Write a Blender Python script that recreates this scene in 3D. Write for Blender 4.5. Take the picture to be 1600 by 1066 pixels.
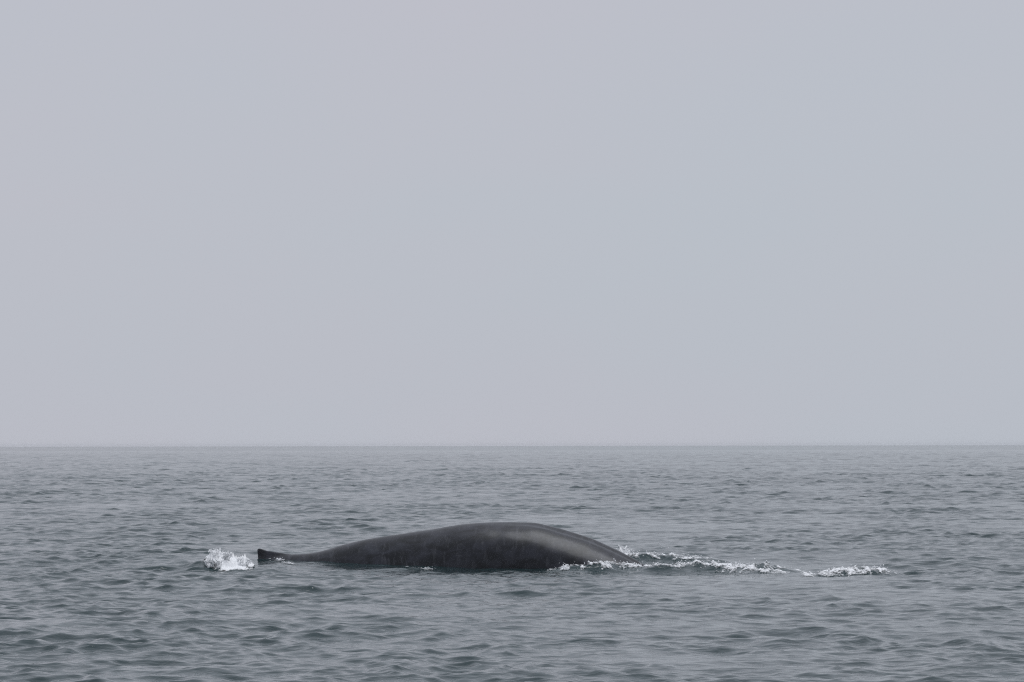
import bpy, math
import numpy as np
from mathutils import Vector

R = math.radians
for o in list(bpy.data.objects):
    bpy.data.objects.remove(o)
sc = bpy.context.scene
col = sc.collection

# ------------------------------------------------------------------ camera
CAM_H = 3.79            # eye height on the boat above mean sea level
FPX = 4960.0            # focal length in pixels of the 1600 px wide photograph
HORIZ = 697.0
cam_data = bpy.data.cameras.new('camera')
cam_data.sensor_width = 22.3
cam_data.lens = 22.3 * FPX / 1600.0
cam_data.clip_start = 0.5
cam_data.clip_end = 40000
cam = bpy.data.objects.new('camera', cam_data)
col.objects.link(cam)
cam.location = (0, 0, CAM_H)
cam.rotation_euler = (R(90) + math.atan((HORIZ - 533.0 - 2.0) / FPX), R(0.09), 0)
sc.camera = cam

# ------------------------------------------------------------------ sky: even, hazy overcast
SUN_EL, SUN_AZ = R(77), R(40)        # azimuth clockwise from +Y: high, a little beyond the whale
world = bpy.data.worlds.new('World')
sc.world = world
world.use_nodes = True
nt = world.node_tree
nt.nodes.clear()
out = nt.nodes.new('ShaderNodeOutputWorld')
bg = nt.nodes.new('ShaderNodeBackground')
bg.inputs['Strength'].default_value = 0.1
sky = nt.nodes.new('ShaderNodeTexSky')
sky.sky_type = 'NISHITA'
sky.sun_disc = False
sky.sun_elevation = SUN_EL
sky.sun_rotation = SUN_AZ
sky.air_density = 1.0
sky.dust_density = 4.0
# a thick even cloud veil in front of the clear sky
tc = nt.nodes.new('ShaderNodeTexCoord')
mp = nt.nodes.new('ShaderNodeMapping')
mp.inputs['Scale'].default_value = (3.0, 3.0, 7.0)
noi = nt.nodes.new('ShaderNodeTexNoise')
noi.inputs['Scale'].default_value = 1.3
noi.inputs['Detail'].default_value = 3.0
ramp = nt.nodes.new('ShaderNodeValToRGB')
ramp.color_ramp.elements[0].position = 0.3
ramp.color_ramp.elements[0].color = (4.98, 5.38, 5.98, 1)
ramp.color_ramp.elements[1].position = 0.7
ramp.color_ramp.elements[1].color = (5.24, 5.30, 5.92, 1)
mix = nt.nodes.new('ShaderNodeMix')
mix.data_type = 'RGBA'
mix.inputs[0].default_value = 0.94
nt.links.new(tc.outputs['Generated'], mp.inputs['Vector'])
nt.links.new(mp.outputs['Vector'], noi.inputs['Vector'])
nt.links.new(noi.outputs['Fac'], ramp.inputs['Fac'])
nt.links.new(sky.outputs['Color'], mix.inputs[6])
nt.links.new(ramp.outputs['Color'], mix.inputs[7])
nt.links.new(mix.outputs[2], bg.inputs['Color'])
nt.links.new(bg.outputs['Background'], out.inputs['Surface'])

# ------------------------------------------------------------------ sun, veiled
sd = bpy.data.lights.new('sun', 'SUN')
sd.energy = 1.4
sd.angle = R(42)
sd.color = (0.95, 0.975, 1.0)
sun = bpy.data.objects.new('sun', sd)
col.objects.link(sun)
d = Vector((math.sin(SUN_AZ) * math.cos(SUN_EL), math.cos(SUN_AZ) * math.cos(SUN_EL), math.sin(SUN_EL)))
sun.rotation_euler = d.to_track_quat('Z', 'Y').to_euler()

sc.view_settings.view_transform = 'Standard'
sc.view_settings.look = 'None'
sc.view_settings.exposure = 0.0
sc.view_settings.gamma = 1.0
sc.view_settings.use_curve_mapping = False
sc.cycles.use_denoising = False
sc.cycles.caustics_reflective = False
sc.cycles.caustics_refractive = False
sc.cycles.sample_clamp_indirect = 1.5
sc.cycles.filter_width = 1.15
sc.cycles.max_bounces = 6
sc.cycles.volume_bounces = 0

# ------------------------------------------------------------------ helpers
rng = np.random.default_rng(11)
F32 = np.float32


def ground(px, py, z=0.0):
    """sea-level spot that the photograph shows at px, py, as metres right of and away from the boat"""
    D = FPX * (CAM_H - z) / (py - HORIZ)
    return (px - 800.0) / FPX * D, D


_P = rng.permutation(256)
_P = np.concatenate([_P, _P, _P])
_G = rng.normal(size=(256, 3)); _G /= np.linalg.norm(_G, axis=1)[:, None]


def noise3(x, y, z):
    x = np.asarray(x, float); y = np.asarray(y, float); z = np.asarray(z, float)
    x, y, z = np.broadcast_arrays(x, y, z)
    xi, yi, zi = np.floor(x).astype(int), np.floor(y).astype(int), np.floor(z).astype(int)
    xf, yf, zf = x - xi, y - yi, z - zi
    u, v, w = [t * t * t * (t * (t * 6 - 15) + 10) for t in (xf, yf, zf)]
    xi &= 255; yi &= 255; zi &= 255
    r = 0
    for dx in (0, 1):
        for dy in (0, 1):
            for dz in (0, 1):
                g = _G[_P[_P[_P[xi + dx] + yi + dy] + zi + dz] & 255]
                dot = g[..., 0] * (xf - dx) + g[..., 1] * (yf - dy) + g[..., 2] * (zf - dz)
                r = r + dot * (u if dx else 1 - u) * (v if dy else 1 - v) * (w if dz else 1 - w)
    return r * 1.6


def fbm(x, y, z=0.0, oct=4, gain=0.5):
    a, s, r = 1.0, 0.0, 0
    for i in range(oct):
        r = r + a * noise3(x * 2 ** i + 17.3 * i, y * 2 ** i + 5.1 * i, z + 3.7 * i); s += a; a *= gain
    return r / s


def sstep(a, b, x):
    t = np.clip((x - a) / (b - a), 0, 1)
    return t * t * (3 - 2 * t)


def mesh_np(name, co, quads=None, tris=None, smooth=True):
    me = bpy.data.meshes.new(name)
    co = np.ascontiguousarray(co, F32)
    me.vertices.add(len(co)); me.vertices.foreach_set('co', co.ravel())
    loops, starts, n = [], [], 0
    if quads is not None and len(quads):
        loops.append(np.asarray(quads, np.int32).ravel()); starts.append(np.arange(len(quads), dtype=np.int32) * 4); n = len(quads) * 4
    if tris is not None and len(tris):
        loops.append(np.asarray(tris, np.int32).ravel()); starts.append(n + np.arange(len(tris), dtype=np.int32) * 3)
    loops = np.concatenate(loops); starts = np.concatenate(starts)
    me.loops.add(len(loops)); me.loops.foreach_set('vertex_index', loops)
    me.polygons.add(len(starts)); me.polygons.foreach_set('loop_start', starts)
    me.polygons.foreach_set('use_smooth', np.full(len(starts), smooth))
    me.update(calc_edges=True)
    me.validate()
    return me


def link(name, me, mat, parent=None):
    o = bpy.data.objects.new(name, me)
    col.objects.link(o)
    me.materials.append(mat)
    o.parent = parent
    return o


def new_mat(name):
    m = bpy.data.materials.new(name); m.use_nodes = True
    t = m.node_tree
    return m, t, t.nodes['Principled BSDF']


def grid_quads(nr, nc, keep=None):
    i = np.arange(nr * nc).reshape(nr, nc)
    q = np.stack([i[:-1, :-1], i[:-1, 1:], i[1:, 1:], i[1:, :-1]], -1)
    return q[keep] if keep is not None else q.reshape(-1, 4)


# ------------------------------------------------------------------ sea surface as a function
# wind sea: a few hundred trochoidal wave trains, wind blowing towards the boat from the far left
waves = []
NW = 380
lam = np.exp(np.linspace(math.log(9.0), math.log(0.26), NW)) * rng.uniform(0.93, 1.07, NW)
mean_dir = R(-90 + 14)
MSS = 0.0275
for L in lam:
    spread = R(48) if L > 3 else R(68)
    th = mean_dir + rng.normal() * spread
    k = 2 * math.pi / L
    peak = math.exp(-(L / 2.6) ** 1.6)                   # little energy above the peak wavelength
    small = 1.0 if L > 0.8 else (L / 0.8) ** 0.15
    s = math.sqrt(2 * MSS / NW) * math.sqrt(peak) * small
    if 0.35 < L < 1.7:
        s *= 1.28
    a = s / k * rng.uniform(0.6, 1.4)
    waves.append((k * math.cos(th), k * math.sin(th), a, rng.uniform(0, 2 * math.pi), L))
for L, a, dg in ((38.0, 0.07, -70), (27.0, 0.055, -104), (19.0, 0.045, -84)):   # old swell
    k = 2 * math.pi / L
    waves.append((k * math.cos(R(dg)), k * math.sin(R(dg)), a, rng.uniform(0, 6.28), L))
CHOP = 1.2

NCOL = 368
Y0 = 42.0


def half_width(y):
    return 0.20 * y + 1.5


def dy_of(y):
    return 0.075 + 0.00055 * np.clip(y - Y0, 0, 60) + 0.00115 * np.maximum(y - Y0 - 60, 0)


def gust(x, y):
    """rougher and calmer patches: wind varies over the water"""
    g = fbm(x / 21.0, y / 34.0, 0.3, 3)
    g2 = fbm(x / 5.5, y / 8.0, 7.3, 2)
    g3 = fbm(x / 70.0, y / 130.0, 4.4, 3)
    r = np.clip(1.0 + 0.6 * g + 1.0 * g2 + 0.25 * g3, 0.45, 1.8)
    wd, _, _ = seg_dist(np.clip(x, -30, 30), np.clip(y, 60, 140), [(-8.0, 104.5), (5.0, 100.0)])
    return r * (0.55 + 0.45 * sstep(1.5, 5.0, wd))       # the whale's bulk calms the water round it


def seg_dist(x, y, pts):
    """distance to a polyline and position 0..1 along it"""
    best = np.full(x.shape, 1e9); tt = np.zeros(x.shape); side = np.zeros(x.shape)
    n = len(pts) - 1
    for i in range(n):
        ax, ay = pts[i]; bx, by = pts[i + 1]
        ux, uy = bx - ax, by - ay
        t = np.clip(((x - ax) * ux + (y - ay) * uy) / (ux * ux + uy * uy), 0, 1)
        ex, ey = x - ax - t * ux, y - ay - t * uy
        dd = np.hypot(ex, ey)
        m = dd < best
        best = np.where(m, dd, best); tt = np.where(m, (i + t) / n, tt); side = np.where(m, ey, side)
    return best, tt, side


# disturbed water: crest line, height profile along it, half width in front / behind
def P(*a):
    return [ground(*p) for p in a]


RIDGES = [
    # water thrown up where the head went under
    (P((965, 879), (1010, 878.5), (1060, 879), (1120, 882)), [0.14, 0.29, 0.25, 0.05], 0.9, 1.1),
    (P((985, 888), (1030, 889), (1080, 888), (1130, 889), (1180, 892), (1225, 895)), [0.12, 0.28, 0.30, 0.22, 0.15, 0.04], 0.75, 1.1),
    (P((1150, 887), (1200, 890), (1260, 890)), [0.05, 0.26, 0.03], 0.6, 0.9),
    # wash along the near flank
    (P((862, 890), (895, 889.5), (935, 889), (965, 888), (1000, 888)), [0.02, 0.20, 0.28, 0.20, 0.12], 0.55, 0.9),
    # lone breaking crest ahead
    (P((1255, 897), (1300, 896), (1350, 895), (1395, 893)), [0.03, 0.17, 0.30, 0.09], 0.5, 1.2),
    # water lapping at the flank
    (P((405, 877), (450, 882), (520, 880.5), (590, 883.5), (650, 887), (720, 888), (800, 889), (870, 889)), [0.02, 0.04, 0.04, 0.02, 0.05, 0.02, 0.03, 0.03], 1.2, 1.0),
    # swirl behind the fin
    (P((288, 886), (306, 886), (330, 888)), [0.02, 0.20, 0.03], 0.5, 0.9),
    (P((330, 888), (352, 887), (400, 884)), [0.05, 0.10, 0.02], 0.6, 0.9),
]


def sea(x, y, dx=None, dy=None, rows_sorted=False):
    """position of the water surface for rest position x, y (2D arrays, rows of growing y)"""
    if dy is None:
        dy = dy_of(y[:, :1])
    if dx is None:
        dx = 2 * half_width(y[:, :1]) / NCOL
    X = np.zeros(x.shape, F32); Y = np.zeros(x.shape, F32); Z = np.zeros(x.shape, F32)
    xf = x.astype(F32); yf = y.astype(F32)
    g = gust(x, y).astype(F32)
    for kx, ky, a, ph, L in waves:
        w = 1 - sstep(1.7, 2.6, np.maximum(abs(kx) * dx, abs(ky) * dy))[:, 0]
        nz = np.nonzero(w > 0.01)[0]
        if len(nz) == 0:
            continue
        lo, hi = nz[0], nz[-1] + 1
        sl = slice(lo, hi)
        aw = (a * w[sl, None]).astype(F32)
        if L < 3.0:
            aw = aw * g[sl]
        elif L < 12:
            aw = aw * (0.5 + 0.5 * g[sl])
        if 1.2 < L <= 3.2:
            aw = aw * (1 + 0.8 * sstep(110, 320, y[sl, :1])).astype(F32)
        if 3.2 < L < 12:
            aw = aw * (1 + 3.4 * sstep(250, 1700, y[sl, :1])).astype(F32)
        p = F32(kx) * xf[sl] + F32(ky) * yf[sl] + F32(ph)
        c, s = np.cos(p) * aw, np.sin(p) * aw
        kk = math.hypot(kx, ky)
        q = CHOP if L < 12 else 0.6
        X[sl] -= s * F32(q * kx / kk); Y[sl] -= s * F32(q * ky / kk); Z[sl] += c
    X = x + X; Y = y + Y; Z = Z.astype(float)
    # the whale's wash
    m = (y > 88) & (y < 116) & (x > -14) & (x < 16)
    if m.any():
        xx, yy = x[m], y[m]
        e = np.zeros(xx.shape)
        ny = np.zeros(xx.shape)
        for pts, hs, fw, bw in RIDGES:
            wob = 0.35 * fbm(xx * 0.9, yy * 0.9, 2.0, 3)
            dd, t, side = seg_dist(xx, yy + wob, pts)
            h = np.interp(t, np.linspace(0, 1, len(hs)), hs)
            ww = np.where(side < 0, fw, bw)
            pr = np.exp(-(dd / ww) ** 2 * 1.4) * h
            rough = 0.75 + 0.55 * fbm(xx * 1.6, yy * 1.1, 5.0, 3) + 0.16 * fbm(xx * 5.0, yy * 3.5, 9.0, 3)
            e = e + pr * rough
            ny = ny - pr * 0.35                         # crest leans towards the boat
        Z[m] += e; Y[m] += ny
    return X, Y, Z


# ------------------------------------------------------------------ water material
mat_water, t, b = new_mat('sea_water')
b.inputs['Base Color'].default_value = (0.015, 0.035, 0.038, 1)
b.inputs['IOR'].default_value = 1.333
b.inputs['Roughness'].default_value = 0.06
tc = t.nodes.new('ShaderNodeTexCoord')
prev = None
for sx, sy, scale, strength, dist in ((0.8, 1.3, 3.6, 0.45, 0.05),):
    m_ = t.nodes.new('ShaderNodeMapping'); m_.inputs['Scale'].default_value = (sx, sy, 1); m_.inputs['Rotation'].default_value = (0, 0, R(12))
    n_ = t.nodes.new('ShaderNodeTexNoise'); n_.inputs['Scale'].default_value = scale; n_.inputs['Detail'].default_value = 3
    n_.inputs['Distortion'].default_value = 0.6
    bp = t.nodes.new('ShaderNodeBump'); bp.inputs['Strength'].default_value = strength; bp.inputs['Distance'].default_value = dist
    t.links.new(tc.outputs['Object'], m_.inputs['Vector']); t.links.new(m_.outputs['Vector'], n_.inputs['Vector'])
    t.links.new(n_.outputs['Fac'], bp.inputs['Height'])
    if prev: t.links.new(prev.outputs['Normal'], bp.inputs['Normal'])
    prev = bp
t.links.new(prev.outputs['Normal'], b.inputs['Normal'])

# ------------------------------------------------------------------ sea
ys = [Y0]
while ys[-1] < 2000:
    ys.append(ys[-1] + float(dy_of(ys[-1])))
near = [-9500, -4000, -1500, -500, -200, -80, -30, 0, 12, 20, 28, 34, 38, 41]
# farthest water: one crest after another, steep face towards the boat
far, far_z = [], []
for yc_ in np.exp(np.linspace(math.log(ys[-1] * 1.006), math.log(8800), 110)):
    yc_ *= rng.uniform(0.9985, 1.0015)
    far += [yc_ - 4.2, yc_, yc_ + 4.0]; far_z += [0, 1, 0]
far.append(9500.0); far_z.append(0)
yf = np.array(ys)
s = np.linspace(-1, 1, NCOL)
x2 = s[None, :] * half_width(yf)[:, None]
y2 = np.repeat(yf[:, None], NCOL, 1)
X, Y, Z = sea(x2, y2)
Z[:14] *= np.linspace(0, 1, 14)[:, None]


def flat_rows(yl):
    yl = np.array(yl, float)
    xx = s[None, :] * half_width(np.maximum(yl, Y0))[:, None]
    return xx, np.repeat(yl[:, None], NCOL, 1), np.zeros((len(yl), NCOL))


a1 = flat_rows(near); a3 = flat_rows(far)
hf = 0.22 + 0.26 * fbm(a3[0] / 14.0, a3[1] / 40.0, 6.0, 3)
a3 = (a3[0], a3[1], np.clip(hf, 0.02, 0.5) * np.array(far_z)[:, None])
X = np.concatenate([a1[0], X, a3[0]]); Y = np.concatenate([a1[1], Y, a3[1]]); Z = np.concatenate([a1[2], Z, a3[2]])
yall = np.concatenate([near, yf, far])
edge = np.abs(X[:, -1:])
ext = np.array([1.02, 1.08, 1.2, 1.5, 2.5, 6.0])
outer = np.minimum(half_width(np.maximum(yall, Y0))[:, None] * ext[None, :], 9500 - 8 * (6 - np.arange(6))[None, :])
outer = np.concatenate([outer, np.full((len(yall), 1), 9500.0)], 1)
yo = np.repeat(yall[:, None], 7, 1); zo = np.zeros_like(outer)
X = np.concatenate([-outer[:, ::-1], X, outer], 1); Y = np.concatenate([yo, Y, yo], 1); Z = np.concatenate([zo, Z, zo], 1)
me = mesh_np('sea', np.stack([X, Y, Z], -1).reshape(-1, 3), grid_quads(*X.shape))
sea_o = link('sea', me, mat_water)
sea_o['kind'] = 'structure'; sea_o['label'] = 'grey choppy open sea reaching to the hazy horizon'
print('sea', X.shape, 'z rms', Z[100:800].std())

# ------------------------------------------------------------------ whale
mat_whale, t, b = new_mat('whale_skin')
tc = t.nodes.new('ShaderNodeTexCoord')
mp = t.nodes.new('ShaderNodeMapping'); mp.inputs['Scale'].default_value = (0.9, 1.2, 1.6); mp.inputs['Rotation'].default_value = (0, R(25), 0)
n1 = t.nodes.new('ShaderNodeTexNoise'); n1.inputs['Scale'].default_value = 1.7; n1.inputs['Detail'].default_value = 7; n1.inputs['Roughness'].default_value = 0.62; n1.inputs['Distortion'].default_value = 0.7
cr = t.nodes.new('ShaderNodeValToRGB')
cr.color_ramp.elements[0].position = 0.40; cr.color_ramp.elements[0].color = (0.002, 0.003, 0.006, 1)
cr.color_ramp.elements[1].position = 0.66; cr.color_ramp.elements[1].color = (0.026, 0.028, 0.039, 1)
n2 = t.nodes.new('ShaderNodeTexNoise'); n2.inputs['Scale'].default_value = 9.0; n2.inputs['Detail'].default_value = 4
r2 = t.nodes.new('ShaderNodeMapRange'); r2.inputs[3].default_value = 0.26; r2.inputs[4].default_value = 0.46
bp = t.nodes.new('ShaderNodeBump'); bp.inputs['Strength'].default_value = 0.25; bp.inputs['Distance'].default_value = 0.02
L = t.links.new
L(tc.outputs['Object'], mp.inputs['Vector']); L(mp.outputs['Vector'], n1.inputs['Vector']); L(n1.outputs['Fac'], cr.inputs['Fac'])
mp2 = t.nodes.new('ShaderNodeMapping'); mp2.inputs['Scale'].default_value = (4.5, 1.0, 1.0); mp2.inputs['Rotation'].default_value = (0, R(38), 0)
n4 = t.nodes.new('ShaderNodeTexNoise'); n4.inputs['Scale'].default_value = 1.5; n4.inputs['Detail'].default_value = 6; n4.inputs['Roughness'].default_value = 0.7
m4 = t.nodes.new('ShaderNodeMapRange'); m4.interpolation_type = 'SMOOTHSTEP'
m4.inputs[1].default_value = 0.52; m4.inputs[2].default_value = 0.74; m4.inputs[4].default_value = 0.55
mx4 = t.nodes.new('ShaderNodeMix'); mx4.data_type = 'RGBA'; mx4.inputs[7].default_value = (0.085, 0.087, 0.100, 1)
L(tc.outputs['Object'], mp2.inputs['Vector']); L(mp2.outputs['Vector'], n4.inputs['Vector']); L(n4.outputs['Fac'], m4.inputs[0])
L(m4.outputs[0], mx4.inputs[0]); L(cr.outputs['Color'], mx4.inputs[6])
L(mx4.outputs[2], b.inputs['Base Color']); L(tc.outputs['Object'], n2.inputs['Vector'])
L(n2.outputs['Fac'], r2.inputs[0]); L(r2.outputs[0], b.inputs['Roughness'])
L(n1.outputs['Fac'], bp.inputs['Height']); L(bp.outputs['Normal'], b.inputs['Normal'])
b.inputs['IOR'].default_value = 1.36
b.inputs['Coat Weight'].default_value = 0.2; b.inputs['Coat Roughness'].default_value = 0.16; b.inputs['Coat IOR'].default_value = 1.36

M = 100.0 / FPX          # metres per photograph pixel at the whale's distance
prof = np.array([(250, 935), (320, 915), (370, 895), (395, 882), (406, 876), (430, 869.5), (445, 867.5), (470, 867), (490, 865), (510, 860.5), (530, 854), (555, 847.5), (580, 843),
                 (605, 839.3), (630, 835.5), (655, 831.5), (680, 828), (720, 821), (750, 818.3), (795, 817.3), (830, 818.3), (845, 820.3), (860, 823.8), (880, 829),
                 (895, 834), (920, 842), (945, 852.5), (970, 864.5), (995, 877.5), (1030, 896), (1080, 922), (1180, 955), (1300, 985), (1380, 1010)], float)
px = prof[:, 0]; 
DW = lambda p: np.interp(p, [250, 406, 480, 560, 650, 800, 950, 1100, 1380], [106.0, 104.3, 103.4, 102.8, 102.2, 101.6, 101.1, 100.4, 98.8])   # the head end comes nearer
wz = CAM_H - (prof[:, 1] - HORIZ) * DW(px) / FPX
# smooth profile on fine stations
st = np.concatenate([np.linspace(250, 395, 30), np.linspace(396, 450, 46)[0:], np.linspace(453, 1000, 150), np.linspace(1006, 1380, 40)])
zt = np.interp(st, px, wz)
ker = np.array([1, 2, 3, 2, 1.]) / 9
zp = np.concatenate([[zt[0]] * 2, zt, [zt[-1]] * 2]); zs = np.convolve(zp, ker, 'valid')
zt = np.where((st > 452) | (st < 396), zs, zt)
xs = (st - 800) * DW(st) / FPX
hw = np.interp(st, [250, 330, 400, 480, 560, 650, 760, 860, 950, 1060, 1200, 1330, 1375, 1380], [0.25, 0.45, 0.72, 0.95, 1.25, 1.5, 1.65, 1.7, 1.7, 1.75, 1.65, 1.1, 0.5, 0.05])
hh = np.interp(st, [250, 330, 400, 480, 560, 650, 760, 860, 950, 1060, 1200, 1330, 1375, 1380], [0.45, 0.6, 0.85, 1.05, 1.3, 1.55, 1.7, 1.75, 1.75, 1.7, 1.4, 0.8, 0.3, 0.05])
yc = DW(st)
yc = np.convolve(np.concatenate([[yc[0]] * 10, yc, [yc[-1]] * 10]), np.ones(21) / 21, 'valid')
NS = 96
th = np.linspace(0, 2 * np.pi, NS, endpoint=False) - np.pi / 2     # theta 0 = near side, pi/2.. ; top at +90 deg
th = th + 0.28 * np.sin(2 * th + np.pi) * 0                        # even spacing
co = np.zeros((len(st), NS, 3))
UU = np.linspace(0, 1, 121)
kn = np.array([0, .06, .12, .2, .28, .36, .45, .55, .7, .85, 1.0])
RQ = np.interp(UU, kn, [0, .17, .34, .56, .76, .90, .98, 1.0, .88, .52, 0])
RD = np.interp(UU, kn, [0, .04, .13, .31, .54, .83, 1.20, 1.60, 2.3, 2.95, 3.2])
kk_ = np.ones(9) / 9
RQ = np.convolve(np.concatenate([-RQ[4:0:-1], RQ, -RQ[-2:-6:-1]]), kk_, 'valid')
RD = np.convolve(np.concatenate([RD[4:0:-1], RD, RD[-2:-6:-1]]), kk_, 'valid'); RD -= RD[0]
for i in range(len(st)):
    c, sn = np.cos(th), np.sin(th)
    px_ = st[i]
    # back shape: keeled towards the tail, broad and flat behind the head with a raised mid ridge
    flat = sstep(640, 860, px_)
    e = 0.92 - 0.30 * flat                                           # superellipse exponents
    yy = np.sign(c) * np.abs(c) ** (1.0 - 0.12 * flat) * hw[i]
    up = np.where(sn > 0, np.abs(sn) ** (1.25 - 0.45 * flat), -np.abs(sn) ** 0.9)
    zz = (up - 1.0) * hh[i]
    # broad sloping back with a rounded shoulder line towards the head
    rb = sstep(620, 900, px_)
    u = np.abs(((th - np.pi / 2 + np.pi) % (2 * np.pi)) - np.pi) / np.pi
    yy = yy * (1 - rb) + rb * np.sign(c) * np.interp(u, UU, RQ) * hw[i]
    zz = zz * (1 - rb) - rb * np.interp(u, UU, RD) * hh[i] / 1.75
    # shallow furrow beside the mid ridge
    gr = sstep(740, 880, px_) * (1 - sstep(1000, 1080, px_))
    zz = zz - gr * 0.05 * np.exp(-((np.abs(yy) / hw[i] - 0.22) / 0.10) ** 2) * (sn > 0)
    z = zt[i] + zz
    x = np.full(NS, xs[i])
    # dorsal fin: small hooked, swept back
    fx = px_
    fh = np.interp(fx, [403, 405, 407.5, 410, 412, 414, 416.5, 419, 423, 430, 446, 456], [0, 0.11, 0.22, 0.295, 0.325, 0.33, 0.31, 0.265, 0.20, 0.125, 0.03, 0])
    if fh > 0:
        ang = np.abs(((th - np.pi / 2 + np.pi) % (2 * np.pi)) - np.pi)
        wgt = np.exp(-(ang / 0.16) ** 2)
        z = z + fh * wgt
        x = x - 0.19 * np.clip(fh / 0.33, 0, 1) ** 1.5 * wgt
        yy = yy * (1 - 0.35 * np.exp(-(ang / 0.3) ** 2) * min(1, fh / 0.2))
    co[i, :, 0] = x; co[i, :, 1] = yy + yc[i]; co[i, :, 2] = z
# fleshy unevenness
nv = fbm(co[..., 0] * 0.8, co[..., 1] * 0.9, co[..., 2] * 0.9 + 3, 3)
co[..., 1] += 0.035 * nv
co[..., 2] += 0.018 * fbm(co[..., 0] * 0.9 + 9, co[..., 1], co[..., 2], 2)
n = len(st)
idx = np.arange(n * NS).reshape(n, NS)
nxt = np.roll(idx, -1, 1)
q = np.stack([idx[:-1], idx[1:], nxt[1:], nxt[:-1]], -1).reshape(-1, 4)
verts = co.reshape(-1, 3)
c0, c1 = len(verts), len(verts) + 1
verts = np.concatenate([verts, co[0].mean(0)[None], co[-1].mean(0)[None]])
tr = np.concatenate([np.stack([np.full(NS, c0), idx[0], nxt[0]], -1), np.stack([np.full(NS, c1), nxt[-1], idx[-1]], -1)])
org = np.array([0.0, 100.6, 0.0])
wme = mesh_np('whale', verts - org, q, tr)
whale = link('whale', wme, mat_whale)
whale.location = org
whale['label'] = 'dark grey whale back arching out of the sea, small hooked fin at its tail end'
whale['category'] = 'whale'

# ------------------------------------------------------------------ foam and spray
mat_foam, t, b = new_mat('foam')
b.inputs['Base Color'].default_value = (0.80, 0.82, 0.84, 1)
b.inputs['Roughness'].default_value = 0.55
b.inputs['Subsurface Weight'].default_value = 0.3
b.inputs['Subsurface Radius'].default_value = (0.04, 0.05, 0.06)
b.inputs['Subsurface Scale'].default_value = 0.5
tc = t.nodes.new('ShaderNodeTexCoord')
n_ = t.nodes.new('ShaderNodeTexNoise'); n_.inputs['Scale'].default_value = 22; n_.inputs['Detail'].default_value = 4
bp = t.nodes.new('ShaderNodeBump'); bp.inputs['Strength'].default_value = 0.6; bp.inputs['Distance'].default_value = 0.03
cr = t.nodes.new('ShaderNodeValToRGB')
cr.color_ramp.elements[0].position = 0.3; cr.color_ramp.elements[0].color = (0.82, 0.84, 0.86, 1)
cr.color_ramp.elements[1].position = 0.6; cr.color_ramp.elements[1].color = (0.94, 0.94, 0.95, 1)
t.links.new(tc.outputs['Object'], n_.inputs['Vector']); t.links.new(n_.outputs['Fac'], bp.inputs['Height'])
t.links.new(n_.outputs['Fac'], cr.inputs['Fac']); t.links.new(cr.outputs['Color'], b.inputs['Base Color'])
t.links.new(bp.outputs['Normal'], b.inputs['Normal'])

b.inputs['Subsurface Weight'].default_value = 0.0
at = t.nodes.new('ShaderNodeAttribute'); at.attribute_name = 'cover'
n3 = t.nodes.new('ShaderNodeTexNoise'); n3.inputs['Scale'].default_value = 9; n3.inputs['Detail'].default_value = 5; n3.inputs['Roughness'].default_value = 0.65
ad = t.nodes.new('ShaderNodeMath'); ad.operation = 'MULTIPLY_ADD'; ad.inputs[1].default_value = 1.4; ad.inputs[2].default_value = -0.70
sm = t.nodes.new('ShaderNodeMath'); sm.operation = 'ADD'
mr = t.nodes.new('ShaderNodeMapRange'); mr.interpolation_type = 'SMOOTHSTEP'
mr.inputs[1].default_value = -0.15; mr.inputs[2].default_value = 0.40
t.links.new(tc.outputs['Object'], n3.inputs['Vector']); t.links.new(n3.outputs['Fac'], ad.inputs[0])
t.links.new(ad.outputs[0], sm.inputs[0]); t.links.new(at.outputs['Fac'], sm.inputs[1])
t.links.new(sm.outputs[0], mr.inputs[0]); t.links.new(mr.outputs[0], b.inputs['Alpha'])

OCT = np.array([(1, 0, 0), (-1, 0, 0), (0, 1, 0), (0, -1, 0), (0, 0, 1), (0, 0, -1)], float)
OCF = np.array([(0, 2, 4), (2, 1, 4), (1, 3, 4), (3, 0, 4), (2, 0, 5), (1, 2, 5), (3, 1, 5), (0, 3, 5)])


def drops(pos, rad, stretch=None):
    """small water drops as stretched octahedra"""
    n = len(pos)
    ax = rng.normal(size=(n, 3)); ax /= np.linalg.norm(ax, axis=1)[:, None]
    v = OCT[None] * rad[:, None, None] * rng.uniform(0.7, 1.3, (n, 6, 1))
    if stretch is not None:
        al = np.einsum('nvk,nk->nv', v, stretch)
        v = v + al[..., None] * stretch[:, None, :] * 1.6
    v = v + pos[:, None, :]
    f = OCF[None] + (np.arange(n) * 6)[:, None, None]
    return v.reshape(-1, 3), f.reshape(-1, 3)


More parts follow.
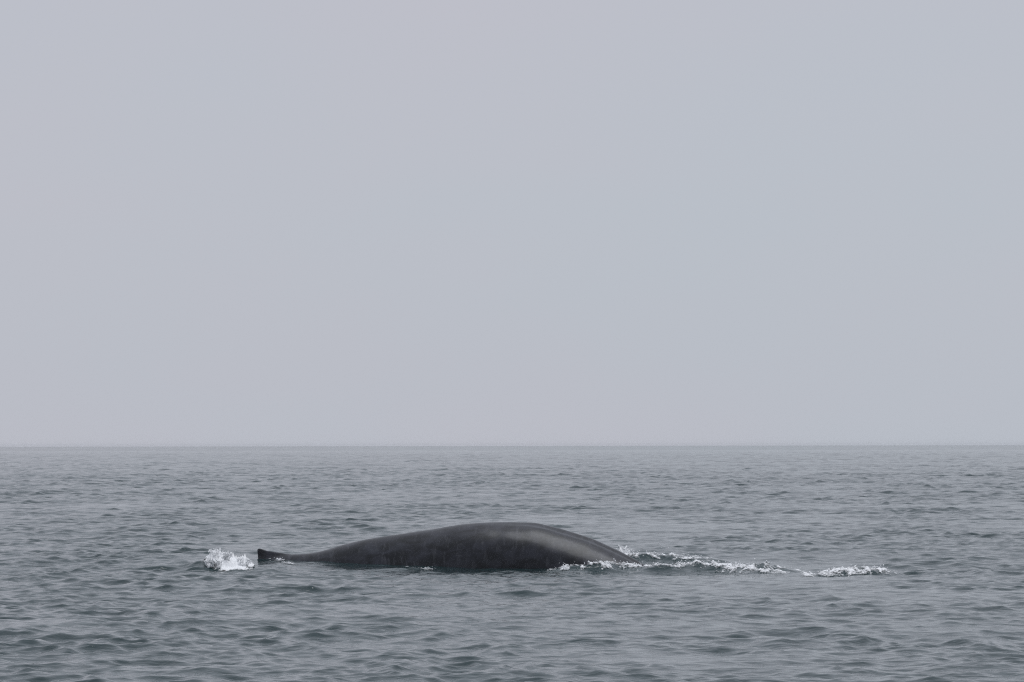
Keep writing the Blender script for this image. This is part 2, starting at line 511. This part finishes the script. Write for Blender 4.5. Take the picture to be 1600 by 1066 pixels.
def foam_sheet(pts, wf, wb, cover, step=0.03, amp=0.05, seed=0.0, drop_n=0, drop_h=0.2, mound=None):
    """lacy froth lying on the water along a line; returns verts, quads, tris"""
    p = np.array(pts)
    x0, x1 = p[:, 0].min() - 0.5, p[:, 0].max() + 0.5
    y0, y1 = p[:, 1].min() - 1.6 * wf, p[:, 1].max() + 1.6 * wb
    xs_ = np.arange(x0, x1, step); ys_ = np.arange(y0, y1, step * 1.3)
    gx, gy = np.meshgrid(xs_, ys_)
    dd, tt, side = seg_dist(gx, gy + 0.30 * fbm(gx * 0.8, gy * 0.8, seed, 3), pts)
    w = np.where(side < 0, wf, wb)
    cv = np.interp(tt, np.linspace(0, 1, len(cover)), cover) - (dd / w) ** 2 * 0.55
    endt = sstep(0, 0.04, tt) * sstep(0, 0.04, 1 - tt); cv = cv - (1 - endt) * 0.3
    lace = 1 - np.abs(fbm(gx * 1.9, gy * 1.0, seed + 4, 5, 0.65)) * 3.2
    clump = fbm(gx * 2.4, gy * 1.6, seed + 8, 5, 0.7)
    f = cv + 1.0 * clump + 0.45 * (lace - 0.55)
    if mound is not None:
        f = f + 0.40 - 1.6 * sstep(-0.6, 0.5, pts[0][0] - gx)
    X, Y, Z = sea(gx, gy, dx=np.full((gx.shape[0], 1), 0.113), dy=dy_of(gy[:, :1]))
    off = np.clip(f, -0.1, 0.9) * amp * 1.6 + 0.02
    off = off + np.where(f > 0, amp * 0.9 * np.abs(fbm(gx * 9, gy * 7, seed + 2, 3)), 0)
    off = np.minimum(off, amp * 3)
    if mound is not None:
        mh = np.interp(tt, np.linspace(0, 1, len(mound)), mound)
        spike = 0.55 + 0.9 * np.abs(fbm(gx * 6.0, gy * 3.0, seed + 1, 4, 0.7)) + 0.5 * fbm(gx * 2.5, gy * 2, seed + 3, 2)
        off = off + mh * np.clip(1 - (dd / w / 0.75) ** 2, 0, 1) * spike
    kv = f > -0.30
    keep = kv[:-1, :-1] & kv[1:, :-1] & kv[:-1, 1:] & kv[1:, 1:]
    q = grid_quads(*gx.shape, keep=keep)
    V = np.stack([X, Y, Z + off], -1).reshape(-1, 3)
    used = np.unique(q); mp_ = np.full(len(V), -1); mp_[used] = np.arange(len(used))
    V2 = V[used]; q = mp_[q]
    T = np.zeros((0, 3), int)
    C2 = f.ravel()[used]
    if drop_n and len(used):
        src = np.nonzero((f > 0.12).ravel())[0]
        pk = rng.choice(src, drop_n)
        pos = V[pk] + np.stack([rng.normal(0, 0.06, drop_n), rng.normal(0, 0.08, drop_n), np.abs(rng.normal(0, drop_h, drop_n)) * rng.random(drop_n)], -1)
        dv, df = drops(pos, rng.lognormal(math.log(0.014), 0.45, drop_n))
        T = df + len(V2); V2 = np.concatenate([V2, dv]); C2 = np.concatenate([C2, np.full(len(dv), 2.0)])
    return V2, q, T, C2


def foam_object(name, label, cat, parts):
    vs, qs, ts, cs, n = [], [], [], [], 0
    for v, q, tr, *cov in parts:
        vs.append(v); qs.append(q + n); ts.append(tr + n); n += len(v)
        cs.append(cov[0] if cov else np.full(len(v), 2.0))
    v = np.concatenate(vs)
    c = v.mean(0); c[2] = 0
    me_ = mesh_np(name, v - c, np.concatenate(qs), np.concatenate(ts))
    at_ = me_.attributes.new('cover', 'FLOAT', 'POINT')
    at_.data.foreach_set('value', np.concatenate(cs).astype(F32))
    o = link(name, me_, mat_foam)
    o.location = c
    o['label'] = label; o['category'] = cat; o['kind'] = 'stuff'
    return o


foam_object('foam_trail', 'white churned foam trail streaming ahead of the diving whale', 'foam', [
    foam_sheet(RIDGES[0][0], 0.7, 1.2, [0.12, 0.05, -0.02, -0.3], seed=1, amp=0.05, drop_n=160, drop_h=0.10),
    foam_sheet(RIDGES[1][0], 0.8, 1.3, [0.06, -0.12, 0.02, 0.14, 0.0, -0.25], seed=6, amp=0.05, drop_n=120, drop_h=0.07),
    foam_sheet(RIDGES[2][0], 0.7, 0.9, [0.0, 0.06, -0.08], seed=16, amp=0.04, drop_n=60, drop_h=0.08),
])
foam_object('foam_wash', 'white foam washing along the near flank of the whale', 'foam', [
    foam_sheet(RIDGES[3][0], 0.6, 0.8, [-0.1, 0.06, 0.06, -0.06, 0.04], seed=11, amp=0.05, drop_n=120, drop_h=0.07),
])
foam_object('foam_crest', 'lone white breaking crest on open water ahead of the foam trail', 'foam', [
    foam_sheet(RIDGES[4][0], 0.7, 1.0, [0.02, 0.04, 0.10, -0.06], seed=21, amp=0.055, drop_n=120, drop_h=0.06),
])
foam_object('foam_fringe', 'thin broken foam line at the foot of the whale fin', 'foam', [
    foam_sheet(P((408, 876.5), (430, 879), (455, 882.5)), 0.3, 0.35, [-0.25, -0.2, -0.15], seed=31, amp=0.03, drop_n=40, drop_h=0.05),
    foam_sheet(P((634, 886), (660, 887), (682, 887.5)), 0.25, 0.3, [-0.1, -0.05, -0.1], seed=35, amp=0.03, drop_n=15, drop_h=0.05),
])


# bursting splash of white spray
def burst(px0, px1, py, envelope, n, rad, seed, lean=(0, 0)):
    """spray thrown up in jets from a strip of water; envelope = heights in metres along the strip"""
    xa, ya = ground(px0, py); xb, _ = ground(px1, py)
    nj = 46
    tj = rng.random(nj) ** 0.9
    hj = np.interp(tj, np.linspace(0, 1, len(envelope)), envelope) * rng.uniform(0.5, 1.12, nj)
    j = rng.integers(0, nj, n)
    u = rng.random(n) ** 0.75                                     # height along the jet
    ljx = rng.normal(0, 0.16, nj) + lean[0]; ljy = rng.normal(0, 0.2, nj)
    x = xa + (xb - xa) * tj[j] + ljx[j] * u * (0.4 + hj[j]) + rng.normal(0, 0.028, n) * (0.7 + u)
    y = ya + rng.normal(0, 0.25, nj)[j] + ljy[j] * u + rng.normal(0, 0.05, n)
    z = hj[j] * u + rng.normal(0, 0.02, n) - 0.03
    r = rng.lognormal(math.log(rad), 0.5, n) * (1.25 - 0.75 * u)
    d = np.stack([ljx[j], ljy[j], np.full(n, 0.8)], -1); d /= np.linalg.norm(d, axis=1)[:, None]
    return drops(np.stack([x, y, z], -1), r, d)


v1, f1 = burst(329, 350, 886.5, [0.12, 0.38, 0.54, 0.40], 5200, 0.022, 1)
v2, f2 = burst(346, 382, 885, [0.40, 0.27, 0.22, 0.28, 0.20], 5200, 0.021, 2, lean=(0.05, 0))
v3, f3 = burst(329, 352, 886.5, [0.2, 0.5, 0.66, 0.5], 380, 0.009, 3)
base = foam_sheet(P((312, 888), (328, 887.5), (341, 887), (354, 885.5), (366, 884), (377, 883)), 0.7, 0.8, [-0.9, -0.2, 0.5, 0.5, 0.35, 0.0], seed=41, amp=0.05, step=0.022, mound=[0.0, 0.14, 0.42, 0.30, 0.22, 0.14])
n = len(base[0])
foam_object('splash', 'bright white burst of spray beside the whale fin', 'splash',
            [base, (v1, np.zeros((0, 4), int), f1), (v2, np.zeros((0, 4), int), f2), (v3, np.zeros((0, 4), int), f3)])
v4, f4 = burst(964, 978, 878, [0.25, 0.48, 0.40], 800, 0.018, 5)
v5, f5 = burst(974, 985, 878, [0.35, 0.62, 0.3], 60, 0.012, 6)
# single drops flung clear
nd = 26
xx, yd = ground(1000, 880)
pos = np.stack([rng.normal(4.3, 1.0, nd), rng.normal(101.5, 0.8, nd), rng.uniform(0.25, 0.95, nd)], -1)
v6, f6 = drops(pos, rng.uniform(0.008, 0.016, nd))
E = np.zeros((0, 4), int)
foam_object('spray', 'small white spurt of spray where the whale back slips under', 'spray', [(v4, E, f4), (v5, E, f5), (v6, E, f6)])

# ------------------------------------------------------------------ haze
hz, t, b = new_mat('haze_air')
t.nodes.remove(b)
pv = t.nodes.new('ShaderNodeVolumePrincipled')
pv.inputs['Color'].default_value = (0.93, 0.95, 1.0, 1)
pv.inputs['Density'].default_value = 0.000035
pv.inputs['Anisotropy'].default_value = 0.0
t.links.new(pv.outputs['Volume'], t.nodes['Material Output'].inputs['Volume'])
S, zb, ztop = 9900.0, -5.0, 6.5
hv = np.array([(x, y, z) for z in (zb, ztop) for x, y in ((-S, -S), (S, -S), (S, S), (-S, S))])
hq = np.array([(3, 2, 1, 0), (4, 5, 6, 7), (0, 1, 5, 4), (1, 2, 6, 5), (2, 3, 7, 6), (3, 0, 4, 7)])
hz_o = link('haze', mesh_np('haze', hv, hq, smooth=False), hz)
hz_o['kind'] = 'stuff'; hz_o['label'] = 'thin grey haze lying over the sea'
